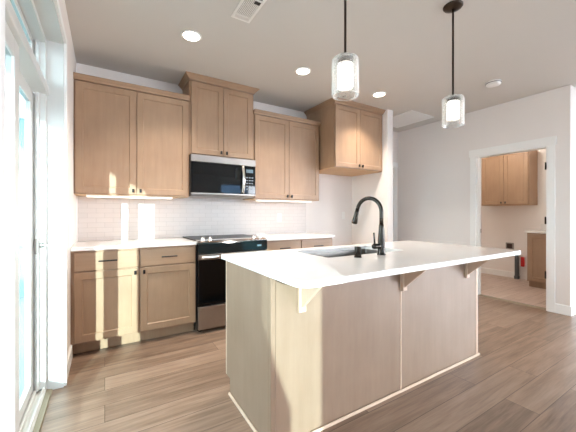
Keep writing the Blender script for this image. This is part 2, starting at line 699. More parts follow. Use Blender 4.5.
baseboard('baseboard_left', 'y', XL, 1, SY1 + 0.046, 3.06)
baseboard('baseboard_right', 'y', XR, -1, YE - 0.013, DY0 - 0.072)
baseboard('baseboard_right_far', 'y', XR, -1, DY1 + 0.072, YB)
baseboard('baseboard_return', 'x', YE, -1, XR - 0.0, XE)
baseboard('baseboard_alcove', 'x', YB, -1, UE + 0.03, SX0)
baseboard('baseboard_laundry', 'y', XF_L, -1, 2.47, YB - 0.02)

# ------------------------------------------------------------------ sliding door with transom on the left wall


def slider(name, y0, y1, detail, single=False):
    r = sempty(name, (-0.38, (y0 + y1) / 2, 0))
    xi, xo = -0.333, -0.43
    # white wood jamb extension lining the opening
    j = B()
    j.box(xi, XL + 0.001, y1 - 0.012, y1, 0.0, OPH)
    j.box(xi, XL + 0.001, y0, y0 + 0.012, 0.0, OPH)
    j.box(xi, XL + 0.001, y0 + 0.012, y1 - 0.012, OPH - 0.012, OPH)
    j.build('jamb_lining', M['vinyl'], r)
    c = B()
    cw, ct = 0.045, 0.016
    c.box(XL, XL + ct, y1, y1 + cw, 0, OPH + cw, 0.002)
    c.box(XL, XL + ct, y0 - cw, y0, 0, OPH + cw, 0.002)
    c.box(XL, XL + ct, y0, y1, OPH, OPH + cw, 0.002)
    c.build('casing', M['trim'], r)
    # frame: head, mullion, two jambs, sill
    fz = 0.035
    f = B()
    f.box(xo, xi, y1 - 0.045, y1 - 0.0125, fz, OPH - 0.0125, 0.002)
    f.box(xo, xi, y0 + 0.0125, y0 + 0.045, fz, OPH - 0.0125, 0.002)
    f.box(xo, xi, y0 + 0.045, y1 - 0.045, OPH - 0.045, OPH - 0.0125, 0.002)
    f.box(xo - 0.01, xi + 0.012, y0 + 0.0125, y1 - 0.0125, 1.985, 2.045, 0.004)
    # stepped stops in front of the glass
    f.box(-0.385, -0.365, y1 - 0.062, y1 - 0.045, fz, OPH - 0.045, 0.002)
    f.build('frame', M['vinyl'], r)
    s = B()
    s.box(xo - 0.02, xi, y0 + 0.0125, y1 - 0.0125, 0.0, 0.022, 0.002)
    for x in (-0.41, -0.385, -0.345):
        s.box(x - 0.006, x + 0.006, y0 + 0.02, y1 - 0.02, 0.02, 0.044, 0.002)
    s.build('sill_track', M['vinyl'], r)
    k = B()
    k.prism([(xi, 0.0005), (xi + 0.034, 0.0005), (xi + 0.028, 0.009), (xi, 0.014)], 'y', y0 + 0.013, y1 - 0.013)
    k.build('threshold_strip', M['sillmetal'], r)
    # two sashes; the near one runs on the inner track
    ym = (y0 + y1) / 2

    def sash(ya, yb, xa, xb, z0, z1, st, tr, br):
        p = B()
        p.box(xa, xb, ya, ya + st, z0, z1, 0.003)
        p.box(xa, xb, yb - st, yb, z0, z1, 0.003)
        p.box(xa, xb, ya + st, yb - st, z1 - tr, z1, 0.003)
        p.box(xa, xb, ya + st, yb - st, z0, z0 + br, 0.003)
        # glazing bead
        xm = (xa + xb) / 2
        so = p.build('sash', M['vinyl'], r)
        g = B().box(xm - 0.009, xm + 0.009, ya + st - 0.006, yb - st + 0.006, z0 + br - 0.006, z1 - tr + 0.006)
        g.build('glass_pane', M['tintglass'], so)
        return so
    if single:
        sash(y0 + 0.046, y1 - 0.046, -0.424, -0.396, 0.04, 1.98, 0.06, 0.085, 0.075)
    else:
        sash(y0 + 0.046, ym + 0.045, -0.383, -0.343, 0.04, 1.98, 0.088, 0.085, 0.085)
        sash(ym - 0.04, y1 - 0.046, -0.424, -0.396, 0.04, 1.98, 0.085, 0.085, 0.075)
    # transom sash above the mullion
    sash(y0 + 0.046, y1 - 0.046, -0.424, -0.396, 2.046, OPH - 0.046, 0.04, 0.035, 0.035)
    if detail:
        l = B()
        l.box(-0.388, -0.368, y1 - 0.071, y1 - 0.062, 0.93, 1.03, 0.003)
        l.build('latch_plate', M['grille'], r)
        q = B()
        q.lathe([(0, 0), (0.017, 0), (0.017, 0.006), (0.012, 0.012), (0, 0.012)], (-0.352, y1 - 0.045, 0.985), (0, -1, 0), 20)
        q.box(-0.35, -0.315, y1 - 0.066, y1 - 0.056, 0.979, 0.991, 0.002)
        q.build('thumb_turn', M['steel'], r)
    return r


slider('window_1', SY0, SY1, True)
slider('window_2', PY0, PY1, False, single=True)
# added unseen sloped wall by that window, shaping the shadow low on the island
struct('wall_shadow_blocker', B().prism([(-2.744, -0.06), (-2.744, 0.98), (-2.49, 1.167), (-2.35, 1.314), (-2.1, 1.5), (-2.1, -0.06)], 'x', -0.68, -0.62), M['soffit'])


def rear_window(name, x0, x1, z0, z1):
    r = sempty(name, ((x0 + x1) / 2, YR - 0.06, z0))
    f = B()
    for a, c in ((x0, x0 + 0.05), ((x0 + x1) / 2 - 0.03, (x0 + x1) / 2 + 0.03), (x1 - 0.05, x1)):
        f.box(a, c, YR - 0.1, YR - 0.03, z0, z1, 0.003)
    f.box(x0, x1, YR - 0.1, YR - 0.03, z0, z0 + 0.05, 0.003)
    f.box(x0, x1, YR - 0.1, YR - 0.03, z1 - 0.05, z1, 0.003)
    fo = f.build('window_frame', M['vinyl'], r)
    B().box(x0 + 0.03, x1 - 0.03, YR - 0.07, YR - 0.06, z0 + 0.03, z1 - 0.03).build('glass_pane', M['glass'], fo)


def side_window(name, y0, y1, z0, z1):
    r = sempty(name, (XE + 0.06, (y0 + y1) / 2, z0))
    f = B()
    for a, c in ((y0, y0 + 0.05), ((y0 + y1) / 2 - 0.03, (y0 + y1) / 2 + 0.03), (y1 - 0.05, y1)):
        f.box(XE + 0.03, XE + 0.09, a, c, z0, z1, 0.003)
    f.box(XE + 0.03, XE + 0.09, y0, y1, z0, z0 + 0.05, 0.003)
    f.box(XE + 0.03, XE + 0.09, y0, y1, z1 - 0.05, z1, 0.003)
    fo = f.build('window_frame', M['vinyl'], r)
    B().box(XE + 0.055, XE + 0.065, y0 + 0.03, y1 - 0.03, z0 + 0.03, z1 - 0.03).build('glass_pane', M['glass'], fo)


side_window('window_5', -4.6, -2.3, 0.3, 2.4)
side_window('window_6', -1.9, -0.5, 0.3, 2.4)
rear_window('window_3', 0.3, 1.9, 0.9, 2.1)
rear_window('window_4', 3.9, 6.3, 0.9, 2.4)

# outdoors beside the slider: patio slab, covered roof, added light-blocking walls
struct('ground_patio', B().box(-9, XL - WT, -9, 9, -0.16, -0.06), M['concrete'])
struct('roof_patio', B().box(-1.74, XL - WT, -5.1, 6.0, 2.62, 2.72).box(-1.74, -1.70, -5.1, 6.0, 2.56, 2.62), M['soffit'])

# added teal backdrop, hides the overbright sky behind the slider glass
struct('wall_view_backdrop', B().box(-5.0, XL - WT, 5.9, 6.0, -0.16, 2.62), M['teal'])

struct('wall_sky_blocker', B().box(-2.6, -2.5, -3.2, 5.9, -0.16, 1.0), M['screen'])  # added low wall, cuts sky light on the slider frames
# added unseen blue-grey block, keeps low sun out of the rear windows
struct('wall_sun_blocker', B().box(-3.7, 9.0, -15.0, -14.0, -0.3, 4.12).prism([(-15.4, 4.1), (-13.8, 4.1), (-14.8, 4.7)], 'x', -3.7, 9.2), M['blocker_blue'])
struct('ground_yard', B().box(XL - WT, 16, -15, YR - 0.12, -0.3, -0.16).box(XE + 0.11, 16, YR - 0.12, 9, -0.3, -0.16), M['concrete'])

# ------------------------------------------------------------------ doorway to the laundry
d1 = sempty('door_1', (XR + 0.05, (DY0 + DY1) / 2, 0))
j = B()
j.box(XR - 0.001, XR + 0.116, DY0 - 0.001, DY0 + 0.018, 0, DZ)
j.box(XR - 0.001, XR + 0.116, DY1 - 0.018, DY1 + 0.001, 0, DZ)
j.box(XR - 0.001, XR + 0.116, DY0 + 0.018, DY1 - 0.018, DZ - 0.018, DZ)
j.box(XR + 0.045, XR + 0.08, DY0 + 0.018, DY0 + 0.03, 0, DZ - 0.018)
j.box(XR + 0.045, XR + 0.08, DY1 - 0.03, DY1 - 0.018, 0, DZ - 0.018)
j.build('jamb', M['trim'], d1)
c = B()
cw, ct = 0.077, 0.018
c.box(XR - ct, XR, DY0 + 0.006 - cw, DY0 + 0.006, 0, DZ, 0.002)
c.box(XR - ct, XR, DY1 - 0.006, DY1 - 0.006 + cw, 0, DZ, 0.002)
c.box(XR - ct - 0.004, XR, DY0 - cw - 0.008, DY1 + cw + 0.008, DZ - 0.006, DZ + 0.098, 0.002)
c.build('casing', M['trim'], d1)
for z in (1.78, 1.11, 0.44):
    h = B()
    h.box(XR - 0.012, XR + 0.03, DY0 + 0.018, DY0 + 0.0215, z - 0.045, z + 0.045)
    h.cyl((XR - 0.014, DY0 + 0.02, z - 0.045), 0.0075, 0.09)
    h.build('hinge', M['gun'], d1)
B().box(XR + 0.09, XR + 0.112, DY1 - 0.0215, DY1 - 0.018, 0.91, 0.97).build('strike_plate', M['black'], d1)
B().prism([(XR + 0.03, 0), (XR + 0.1, 0), (XR + 0.09, 0.008), (XR + 0.04, 0.008)], 'y', DY0 + 0.018, DY1 - 0.018).build('threshold', M['sillmetal'], d1)

# hall door on the cabinet wall behind the stub wall
d2 = sempty('door_2', ((HD0 + HD1) / 2, YB + 0.05, 0))
c = B()
c.box(HD0 - 0.09, HD0, YB - 0.018, YB, 0, 2.03, 0.002)
c.box(HD1, HD1 + 0.09, YB - 0.018, YB, 0, 2.03, 0.002)
c.box(HD0 - 0.1, HD1 + 0.105, YB - 0.022, YB, 2.03, 2.13, 0.002)
c.build('casing', M['trim'], d2)
B().shaker(HD0 + 0.004, HD1 - 0.004, 0.01, 2.026, YB + 0.03, 0.035, 0.12).build('door_slab', M['trim'], d2)

# ------------------------------------------------------------------ backsplash (fixed to the wall)
bs = B().box(XL + 0.012, UE, YB - 0.008, YB - 0.0002, 0.914, 1.372).box(RX0, RX1, YB - 0.008, YB - 0.0002, 1.372, 1.42)
struct('wall_backsplash', bs, M['tile'])
struct('trim_backsplash', B().box(XL, XL + 0.012, YB - 0.01, YB, 0.914, 1.372), M['tiletrim'])

# ------------------------------------------------------------------ cabinets
MAP = M['maple']


def knob(b, x, z, yf, vertical=True):
    """small black bar knob"""
    b.cyl((x, yf + 0.0005, z), 0.0055, 0.018, (0, -1, 0), 12)
    b.box(x - 0.0095, x + 0.0095, yf - 0.03, yf - 0.014, z - 0.018, z + 0.018, 0.002)


def pull(b, x, z, yf, w=0.14):
    for s in (-1, 1):
        b.cyl((x + s * w * 0.38, yf + 0.0005, z), 0.0045, 0.026, (0, -1, 0), 12)
    b.box(x - w / 2, x + w / 2, yf - 0.032, yf - 0.022, z - 0.006, z + 0.006, 0.002)


def base_cabinet(x0, x1, yf, yb, label, knob_side, group, endpanel=None, drawers_only=False, toe=True):
    """yf: face-frame plane; doors stand 19 mm proud"""
    t = thing('base_cabinet', ((x0 + x1) / 2, (yf + yb) / 2, 0), label, 'cabinet', group)
    b = B()
    b.box(x0, x1, yf, yb, 0.105, 0.884)
    b.build('body', MAP, t)
    B().box(x0, x1, yf + 0.075, yf + 0.09, 0.0, 0.105).build('toe_kick', MAP, t)
    if endpanel:
        B().box(x1, x1 + 0.006, yf, yb, 0.0, 0.884).build('end_panel', M['edge'], t)
    yd = yf - 0.019
    g = 0.006
    a0, a1 = x0 + g + (0.018 if knob_side == 'R' else 0), x1 - g
    d = B().box(a0, a1, yd, yf, 0.712, 0.866, 0.0025)
    do = d.build('drawer', M['maple_h'], t)
    p = B()
    pull(p, (a0 + a1) / 2, 0.79, yd)
    p.build('bar_pull', M['black'], do)
    if not drawers_only:
        dd = B().shaker(a0, a1, 0.118, 0.70, yd).build('door', MAP, t)
        kb = B()
        knob(kb, (a1 - 0.03) if knob_side in 'RA' else (a0 + 0.03), 0.665, yd)
        kb.build('knob', M['black'], dd)
    return t


BF, BB = 3.038, YB - 0.002
base_cabinet(XL + 0.001, 0.270, BF, BB, 'maple base cabinet in the left corner by the sliding door, crossed by sun stripes', 'R', 'base cabinets along the back wall')
base_cabinet(0.270, RX0 - 0.004, BF, BB, 'stained maple base cabinet just left of the range, one drawer over one door', 'L', 'base cabinets along the back wall')
XM = (RX1 + UE) / 2
base_cabinet(RX1 + 0.012, XM, BF, BB, 'stained maple base cabinet immediately right of the range, mostly behind the island', 'A', 'base cabinets along the back wall')
base_cabinet(XM, UE - 0.006, BF, BB, 'stained maple base cabinet at the right end of the back counter beside the refrigerator space', 'L', 'base cabinets along the back wall', endpanel=True)


def counter(x0, x1, label):
    b = B().box(x0, x1, 3.0, YB - 0.009, 0.884, 0.914, 0.003)
    o = b.build('countertop', M['quartz'], None, ((x0 + x1) / 2, 3.3, 0.884))
    tag(o, label, 'countertop')


counter(XL + 0.001, RX0 - 0.003, 'white quartz countertop on the cabinets left of the range, with sun patches')
counter(RX1 + 0.003, UE + 0.02, 'white quartz countertop on the cabinets between the range and the refrigerator space')


def crown_poly(yf, z0, h, p, top):
    """profile in (y,z): flat frieze then a cove out by p"""
    return [(yf + 0.004, z0), (yf - 0.004, z0), (yf - 0.006, z0 + h * 0.18), (yf - p * 0.35, z0 + h * 0.45), (yf - p * 0.8, z0 + h * 0.72), (yf - p, z0 + h * 0.8), (yf - p, z0 + h), (yf + 0.004, z0 + h)]


def crown_mesh(x0, x1, yf, yb, z0, h, p, left=True, right=True):
    """crown running round left side, front and right side with mitred corners"""
    prof = [(0.0, 0.0), (0.005, 0.0), (0.007, h * 0.16), (p * 0.3, h * 0.34), (p * 0.72, h * 0.62), (p * 0.8, h * 0.78), (p, h * 0.82), (p, h), (0.0, h)]
    t = bmesh.new()
    loops = []
    for q, z in prof:
        pts = []
        if left:
            pts.append((x0 - q, yb, z0 + z))
        pts.append((x0 - (q if left else 0), yf - q, z0 + z))
        pts.append((x1 + (q if right else 0), yf - q, z0 + z))
        if right:
            pts.append((x1 + q, yb, z0 + z))
        loops.append([t.verts.new(v) for v in pts])
    n = len(loops[0])
    for A, C in zip(loops, loops[1:] + loops[:1]):
        for i in range(n - 1):
            t.faces.new((A[i], A[i + 1], C[i + 1], C[i]))
    t.faces.new([l[0] for l in loops])
    t.faces.new([l[-1] for l in reversed(loops)])
    bmesh.ops.recalc_face_normals(t, faces=t.faces)
    return B().add(t)


def wall_cabinet(x0, x1, yf, yb, z0, zt, splits, label, group, crown=None, knobs='center', stile=0.012, under=True):
    """yf: face-frame plane. crown=(z0,h,p,left,right)"""
    t = thing('wall_cabinet', ((x0 + x1) / 2, (yf + yb) / 2, z0), label, 'cabinet', group)
    B().box(x0, x1, yf, yb, z0 + 0.003, zt).build('body', MAP, t)
    B().box(x0 + 0.001, x1 - 0.001, yf + 0.001, yb, z0, z0 + 0.0029).build('underside', M['under'], t)
    yd = yf - 0.019
    mid = (x0 + x1) / 2
    zd0, zd1 = z0 + 0.012, (crown[0] - 0.006) if crown else zt - 0.012
    doors = ((x0 + stile, mid - 0.0025), (mid + 0.0025, x1 - stile))
    for i, (a, c) in enumerate(doors):
        d = B().shaker(a, c, zd0, zd1, yd).build('door', MAP, t)
        kb = B()
        knob(kb, (c - 0.03) if i == 0 else (a + 0.03), zd0 + 0.035, yd)
        kb.build('knob', M['black'], d)
    if crown:
        cz, ch, cp, cl, cr = crown
        cb = crown_mesh(x0, x1, yf - 0.021, yb, cz, ch, cp, cl, cr)
        cb.box(x0, x1, yf - 0.021, yb, zt - 0.002, cz + ch - 0.001)
        cb.build('crown_molding', M['maple_h'], t)
    return t


UF = YB - 0.325
UB = YB - 0.001
UG = 'wall cabinets above the back counter'
wall_cabinet(XL + 0.001, RX0 - 0.001, UF, UB, 1.372, 2.412, None, 'wide two-door maple wall cabinet at far left by the sliding door, above the left counter', UG, (2.408, 0.052, 0.024, False, False), stile=0.012)
wall_cabinet(RX0 + 0.0, RX1 - 0.0, UF, UB, 1.838, 2.65, None, 'two-door maple wall cabinet above the microwave, its crown reaching the ceiling', UG, (2.642, ZC - 2.6425, 0.05, True, True), stile=0.02)
wall_cabinet(RX1 + 0.001, UE, UF, UB, 1.372, 2.412, None, 'two-door maple wall cabinet right of the microwave, above the right counter', UG, (2.408, 0.052, 0.024, False, False), stile=0.012)
wall_cabinet(2.563, SX0 - 0.001, 3.024, UB, 1.805, 2.65, None, 'deep maple cabinet hung over the empty refrigerator space beside the white wall end', UG, (2.642, ZC - 2.6425, 0.05, True, False), stile=0.012)


def led_bar(x0, x1, label):
    t = thing('under_cabinet_light', ((x0 + x1) / 2, 3.40, 1.35), label, 'light', 'LED bars under the wall cabinets')
    B().box(x0, x1, 3.37, 3.43, 1.358, 1.372, 0.002).build('housing', M['white'], t)
    B().box(x0 + 0.005, x1 - 0.005, 3.375, 3.425, 1.351, 1.358, 0.002).build('diffuser', M['led'], t)
    l = bpy.data.lights.new('led_glow', 'AREA')
    l.shape = 'RECTANGLE'
    l.size = x1 - x0
    l.size_y = 0.03
    l.energy = 0.02 * (x1 - x0)
    l.color = (1.0, 0.87, 0.80)
    o = bpy.data.objects.new('led_glow', l)
    o.location = ((x0 + x1) / 2, 3.40, 1.349)
    COL.objects.link(o)


led_bar(-0.15, 0.62, 'lit white LED bar under the far left wall cabinet')
led_bar(1.62, 2.46, 'lit white LED bar under the wall cabinet right of the microwave')

# ------------------------------------------------------------------ microwave
mw = thing('microwave', ((RX0 + RX1) / 2, 3.44, 1.385), 'stainless over-the-range microwave with a black glass door and bowed steel handle', 'microwave')
x0, x1 = RX0 + 0.002, RX1 - 0.002
MY = 3.27
B().box(x0, x1, MY, YB - 0.009, 1.405, 1.835, 0.003).build('body', M['blackbody'], mw)
B().box(x0, x1, MY - 0.022, MY, 1.756, 1.832, 0.004).build('top_band', M['steel'], mw)
xs = 1.372   # door / control panel split
dr = B().box(x0 + 0.003, xs + 0.02, MY - 0.022, MY, 1.424, 1.754, 0.003).build('door', M['glassblack'], mw)
h = B()
pts = []
for i in range(15):
    s = i / 14
    pts.append((xs, MY - 0.026 - 0.034 * math.sin(math.pi * s), 1.432 + 0.316 * s))
h.tube(pts, 0.019, 16)
h.build('handle', M['chrome'], dr)
cp = B().box(xs + 0.023, x1 - 0.003, MY - 0.02, MY, 1.424, 1.754, 0.003).build('control_panel', M['glassblack'], mw)
B().box(xs + 0.045, x1 - 0.035, MY - 0.0212, MY - 0.0195, 1.675, 1.715).build('display', M['display'], cp)
for r_ in range(5):
    for c_ in range(3):
        B().box(xs + 0.045 + c_ * 0.034, xs + 0.068 + c_ * 0.034, MY - 0.0209, MY - 0.0195, 1.475 + r_ * 0.034, 1.488 + r_ * 0.034).build('key', M['label'], cp)
bt = B().box(x0, x1, MY - 0.02, MY + 0.002, 1.405, 1.422, 0.003)
bt.prism([(MY - 0.015, 1.405), (YB - 0.06, 1.405), (YB - 0.06, 1.385), (MY + 0.05, 1.385)], 'x', x0 + 0.01, x1 - 0.01)
bt.build('bottom_vent', M['steel'], mw)

# ------------------------------------------------------------------ range
rg = thing('range', ((RX0 + RX1) / 2, 3.3, 0), 'slide-in electric range with black glass oven door and steel bottom drawer between the base cabinets', 'stove')
x0, x1 = RX0 + 0.003, RX1 - 0.003
b = B().box(x0, x1, 3.0, YB - 0.009, 0.03, 0.905)
for xx in (x0 + 0.04, x1 - 0.04):
    for yy in (3.06, 3.58):
        b.cyl((xx, yy, 0), 0.018, 0.03)
b.build('body', M['blackbody'], rg)
M['cook'] = prin('cooktop_glass', (14, 14, 15), 0.3, 0.0, 0.15)
ck = B().box(RX0 - 0.002, RX1 + 0.002, 3.055, YB - 0.01, 0.9145, 0.926, 0.002)
cko = ck.build('cooktop', M['cook'], rg)
tr = B()
tr.prism([(2.968, 0.900), (3.056, 0.905), (3.056, 0.929), (2.985, 0.922), (2.968, 0.914)], 'x', RX0 + 0.0, RX1 - 0.0)
tro = tr.build('front_rail', M['chrome'], rg)
for kx in (0.842, 0.918, 1.406, 1.476):
    k_ = B()
    k_.lathe([(0, 0), (0.021, 0), (0.0215, 0.006), (0.0185, 0.012), (0.0175, 0.03), (0.015, 0.033), (0, 0.033)], (kx, 3.012, 0.924), (0, -0.12, 1), 24)
    k_.build('knob', M['chrome'], rg)
cpn = B()
cpn.prism([(2.955, 0.80), (3.0, 0.80), (3.0, 0.905), (2.966, 0.905), (2.955, 0.893)], 'x', x0, x1)
cpo = cpn.build('control_panel', M['panelblack'], rg)
dsp = B().box(1.42, 1.47, 2.9542, 2.956, 0.838, 0.856)
dsp.build('display', M['display'], cpo)
od = B().box(x0, x1, 2.96, 3.0, 0.278, 0.79, 0.004).build('oven_door', M['glassblack'], rg)
B().box(x0, x1, 2.958, 2.962, 0.735, 0.789, 0.001).build('top_strip', M['steel'], od)
hb = B()
hb.tube([(x0 + 0.02, 2.915, 0.765), (x1 - 0.02, 2.915, 0.765)], 0.017, 18)
for xx in (x0 + 0.05, x1 - 0.05):
    hb.box(xx - 0.012, xx + 0.012, 2.915, 2.96, 0.753, 0.777, 0.003)
hb.build('handle', M['chrome'], od)
B().box(x0 + 0.002, x1 - 0.002, 2.962, 3.0, 0.04, 0.268, 0.004).build('drawer', M['steel'], rg)

# ------------------------------------------------------------------ island
IX0, IX1, IY0, IY1 = 0.705, 2.684, 1.313, 1.956
isl = thing('kitchen_island', ((IX0 + IX1) / 2, (IY0 + IY1) / 2, 0), 'long maple-panelled kitchen island standing in the middle of the room', 'kitchen island')
MI = M['maple_island']
b = B()
b.box(IX0 + 0.013, IX1 - 0.013, IY0 + 0.013, IY0 + 0.028, 0.0, 0.884)
b.box(IX0 + 0.013, IX0 + 0.03, IY0 + 0.028, IY1 - 0.018, 0.105, 0.884)
b.box(IX1 - 0.03, IX1 - 0.013, IY0 + 0.028, IY1 - 0.018, 0.105, 0.884)
b.box(IX0 + 0.013, IX1 - 0.013, IY1 - 0.018, IY1, 0.105, 0.884)
b.box(IX0 + 0.03, IX1 - 0.03, IY0 + 0.028, IY1 - 0.018, 0.105, 0.12)
b.box(IX0 + 0.013, IX1 - 0.013, IY1 - 0.09, IY1 - 0.075, 0.0, 0.105)
b.build('body', M['maple'], isl)
endp = [(IY0 + 0.030, 0), (IY1 - 0.075, 0), (IY1 - 0.075, 0.105), (IY1 - 0.012, 0.105), (IY1 - 0.012, 0.884), (IY0 + 0.030, 0.884)]
B().prism(endp, 'x', IX0, IX0 + 0.013).build('end_panel', MI, isl)
B().prism(endp, 'x', IX1 - 0.013, IX1).build('end_panel', MI, isl)
for xa, xb in ((IX0 - 0.001, IX0 + 0.026), (IX1 - 0.026, IX1 + 0.001)):
    B().box(xa, xb, IY0 - 0.003, IY0 + 0.028, 0, 0.884, 0.0025).build('corner_post', M['edge'] if xa > 1 else MI, isl)
for xa in (IX0 - 0.001, IX1 - 0.012):
    B().box(xa, xa + 0.013, IY1 - 0.012, IY1 + 0.001, 0.105, 0.884, 0.001).build('edge_strip', M['edge'], isl)
xm = (IX0 + IX1) / 2
B().box(IX0 + 0.028, xm - 0.006, IY0, IY0 + 0.013, 0, 0.884).build('front_panel', MI, isl)
B().box(xm + 0.006, IX1 - 0.027, IY0, IY0 + 0.013, 0, 0.884).build('front_panel', MI, isl)
B().box(xm - 0.006, xm + 0.006, IY0 - 0.0025, IY0 + 0.013, 0, 0.884, 0.001).build('seam_strip', M['edge'], isl)
sm = B()
for (a, b0), ax in (((IX0 - 0.013, IX0 - 0.0005), 'l'), ((IX1 + 0.0005, IX1 + 0.013), 'r')):
    sm.box(a, b0, IY0 - 0.0155, IY1 - 0.075, 0, 0.019, 0.004)
sm.box(IX0 - 0.013, IX1 + 0.013, IY0 - 0.0155, IY0 - 0.003, 0, 0.019, 0.004)
sm.build('shoe_molding', M['edge'], isl)


def corbel(x):
    c = B()
    w = 0.022
    c.box(x - w, x + w, IY0 - 0.02, IY0 - 0.001, 0.676, 0.884, 0.002)
    c.box(x - w, x + w, IY0 - 0.215, IY0 - 0.02, 0.866, 0.884, 0.002)
    co = c.build('corbel', M['edge'], isl)
    g = B().prism([(IY0 - 0.02, 0.70), (IY0 - 0.02, 0.866), (IY0 - 0.20, 0.866)], 'x', x - 0.010, x + 0.010)
    g.build('gusset', M['edge'], co)


for x in (0.885, xm + 0.02, 2.50):
    corbel(x)


def rrect(x0, x1, y0, y1, rads, seg=8):
    """rounded rectangle, radii for (x0y0, x1y0, x1y1, x0y1)"""
    out = []
    cs = ((x0, y0, 1, 1, math.pi), (x1, y0, -1, 1, 1.5 * math.pi), (x1, y1, -1, -1, 0), (x0, y1, 1, -1, 0.5 * math.pi))
    for (cx, cy, sx, sy, a0), r in zip(cs, rads):
        for i in range(seg + 1):
            a = a0 + (math.pi / 2) * i / seg
            out.append((cx + sx * r + r * math.cos(a), cy + sy * r + r * math.sin(a)))
    return out


CX0, CX1, CY0, CY1 = 0.680, 2.704, 1.003, 1.993
SKX0, SKX1, SKY0, SKY1 = 1.204, 1.951, 1.478, 1.88
top = B().slab(rrect(CX0, CX1, CY0, CY1, (0.07, 0.03, 0.012, 0.012)), 0.8845, 0.914,
               rrect(SKX0, SKX1, SKY0, SKY1, (0.02,) * 4))
to = top.build('countertop', M['quartz'], None, ((CX0 + CX1) / 2, (CY0 + CY1) / 2, 0.8845))
tag(to, 'large white quartz island countertop with a rounded front corner and a sink cut-out', 'countertop')
bv = to.modifiers.new('edge', 'BEVEL')
bv.width = 0.003
bv.segments = 2
bv.limit_method = 'ANGLE'
bv.angle_limit = math.radians(50)

# undermount sink
t = bmesh.new()
lay = [(0.012, 0.8825), (0.0, 0.8825), (-0.002, 0.86), (-0.006, 0.70), (-0.03, 0.672), (-0.12, 0.668)]
rings = []
for off, z in lay:
    rr = max(0.02 + off, 0.012)
    rings.append([t.verts.new((x, y, z)) for x, y in rrect(SKX0 - off, SKX1 + off, SKY0 - off, SKY1 + off, (rr,) * 4, 6)])
for A, C in zip(rings, rings[1:]):
    n = len(A)
    for i in range(n):
        f = t.faces.new((A[i], A[(i + 1) % n], C[(i + 1) % n], C[i]))
t.faces.new(rings[-1])
bmesh.ops.recalc_face_normals(t, faces=t.faces)
bmesh.ops.reverse_faces(t, faces=t.faces)
sk = thing('sink', ((SKX0 + SKX1) / 2, (SKY0 + SKY1) / 2, 0.668), 'stainless undermount sink bowl set in the island countertop behind the faucet', 'sink')
so = B().add(t).build('bowl', M['sinksteel'], sk)
so_m = so.modifiers.new('gauge', 'SOLIDIFY')
so_m.thickness = 0.002
B().lathe([(0, 0), (0.042, 0), (0.042, 0.003), (0.03, 0.004), (0, 0.001)], ((SKX0 + SKX1) / 2, (SKY0 + SKY1) / 2, 0.6685)).build('drain', M['steel'], sk)

# faucet
FX, FY, FZ = 1.603, 1.398, 0.914
fc = thing('faucet', (FX, FY, FZ), 'dark gunmetal gooseneck pull-down faucet on the island counter', 'faucet')
B().lathe([(0, 0), (0.030, 0), (0.030, 0.004), (0.0265, 0.009), (0.025, 0.03), (0.0235, 0.10), (0.019, 0.17), (0.0165, 0.20), (0.0135, 0.207), (0, 0.207)], (FX, FY, FZ)).build('body', M['gun'], fc)
pts = [(FX, FY, FZ + 0.20), (FX, FY, FZ + 0.25), (FX, FY, FZ + 0.288)]
R = 0.100
for i in range(1, 19):
    a = math.pi - (math.pi - 0.18) * i / 18
    w_ = R + R * math.cos(a)
    pts.append((FX - 0.16 * w_, FY + 0.985 * w_, FZ + 0.288 + R * math.sin(a)))
B().tube(pts, 0.0135, 20).build('spout', M['gun'], fc)
e0 = Vector(pts[-1])
dv = (Vector(pts[-1]) - Vector(pts[-2])).normalized()
B().lathe([(0, -0.002), (0.0135, 0), (0.0150, 0.02), (0.0155, 0.035), (0.0205, 0.085), (0.0215, 0.098), (0.019, 0.102), (0, 0.102)], e0, dv, 24).build('spray_head', M['gun'], fc)
hd = B()
hd.lathe([(0, 0), (0.0165, 0), (0.0175, 0.012), (0.0175, 0.06), (0.014, 0.068), (0, 0.070)], (FX - 0.012, FY, FZ + 0.06), (-1, 0, 0), 22)
hd.tube([(FX - 0.066, FY, FZ + 0.064), (FX - 0.069, FY - 0.002, FZ + 0.09), (FX - 0.075, FY - 0.004, FZ + 0.125), (FX - 0.079, FY - 0.005, FZ + 0.152)], [0.0075, 0.0062, 0.0055, 0.0058], 12)
hd.build('handle', M['gun'], fc)

ag = thing('air_gap_cap', (1.378, 1.392, FZ), 'short round dark metal cap standing on the island counter left of the faucet', 'sink fitting')
B().lathe([(0, 0), (0.0245, 0), (0.0245, 0.004), (0.0215, 0.006), (0.0215, 0.066), (0.0195, 0.069), (0, 0.069)], (1.378, 1.392, FZ)).build('cap', M['gun'], ag)

# ------------------------------------------------------------------ pendants


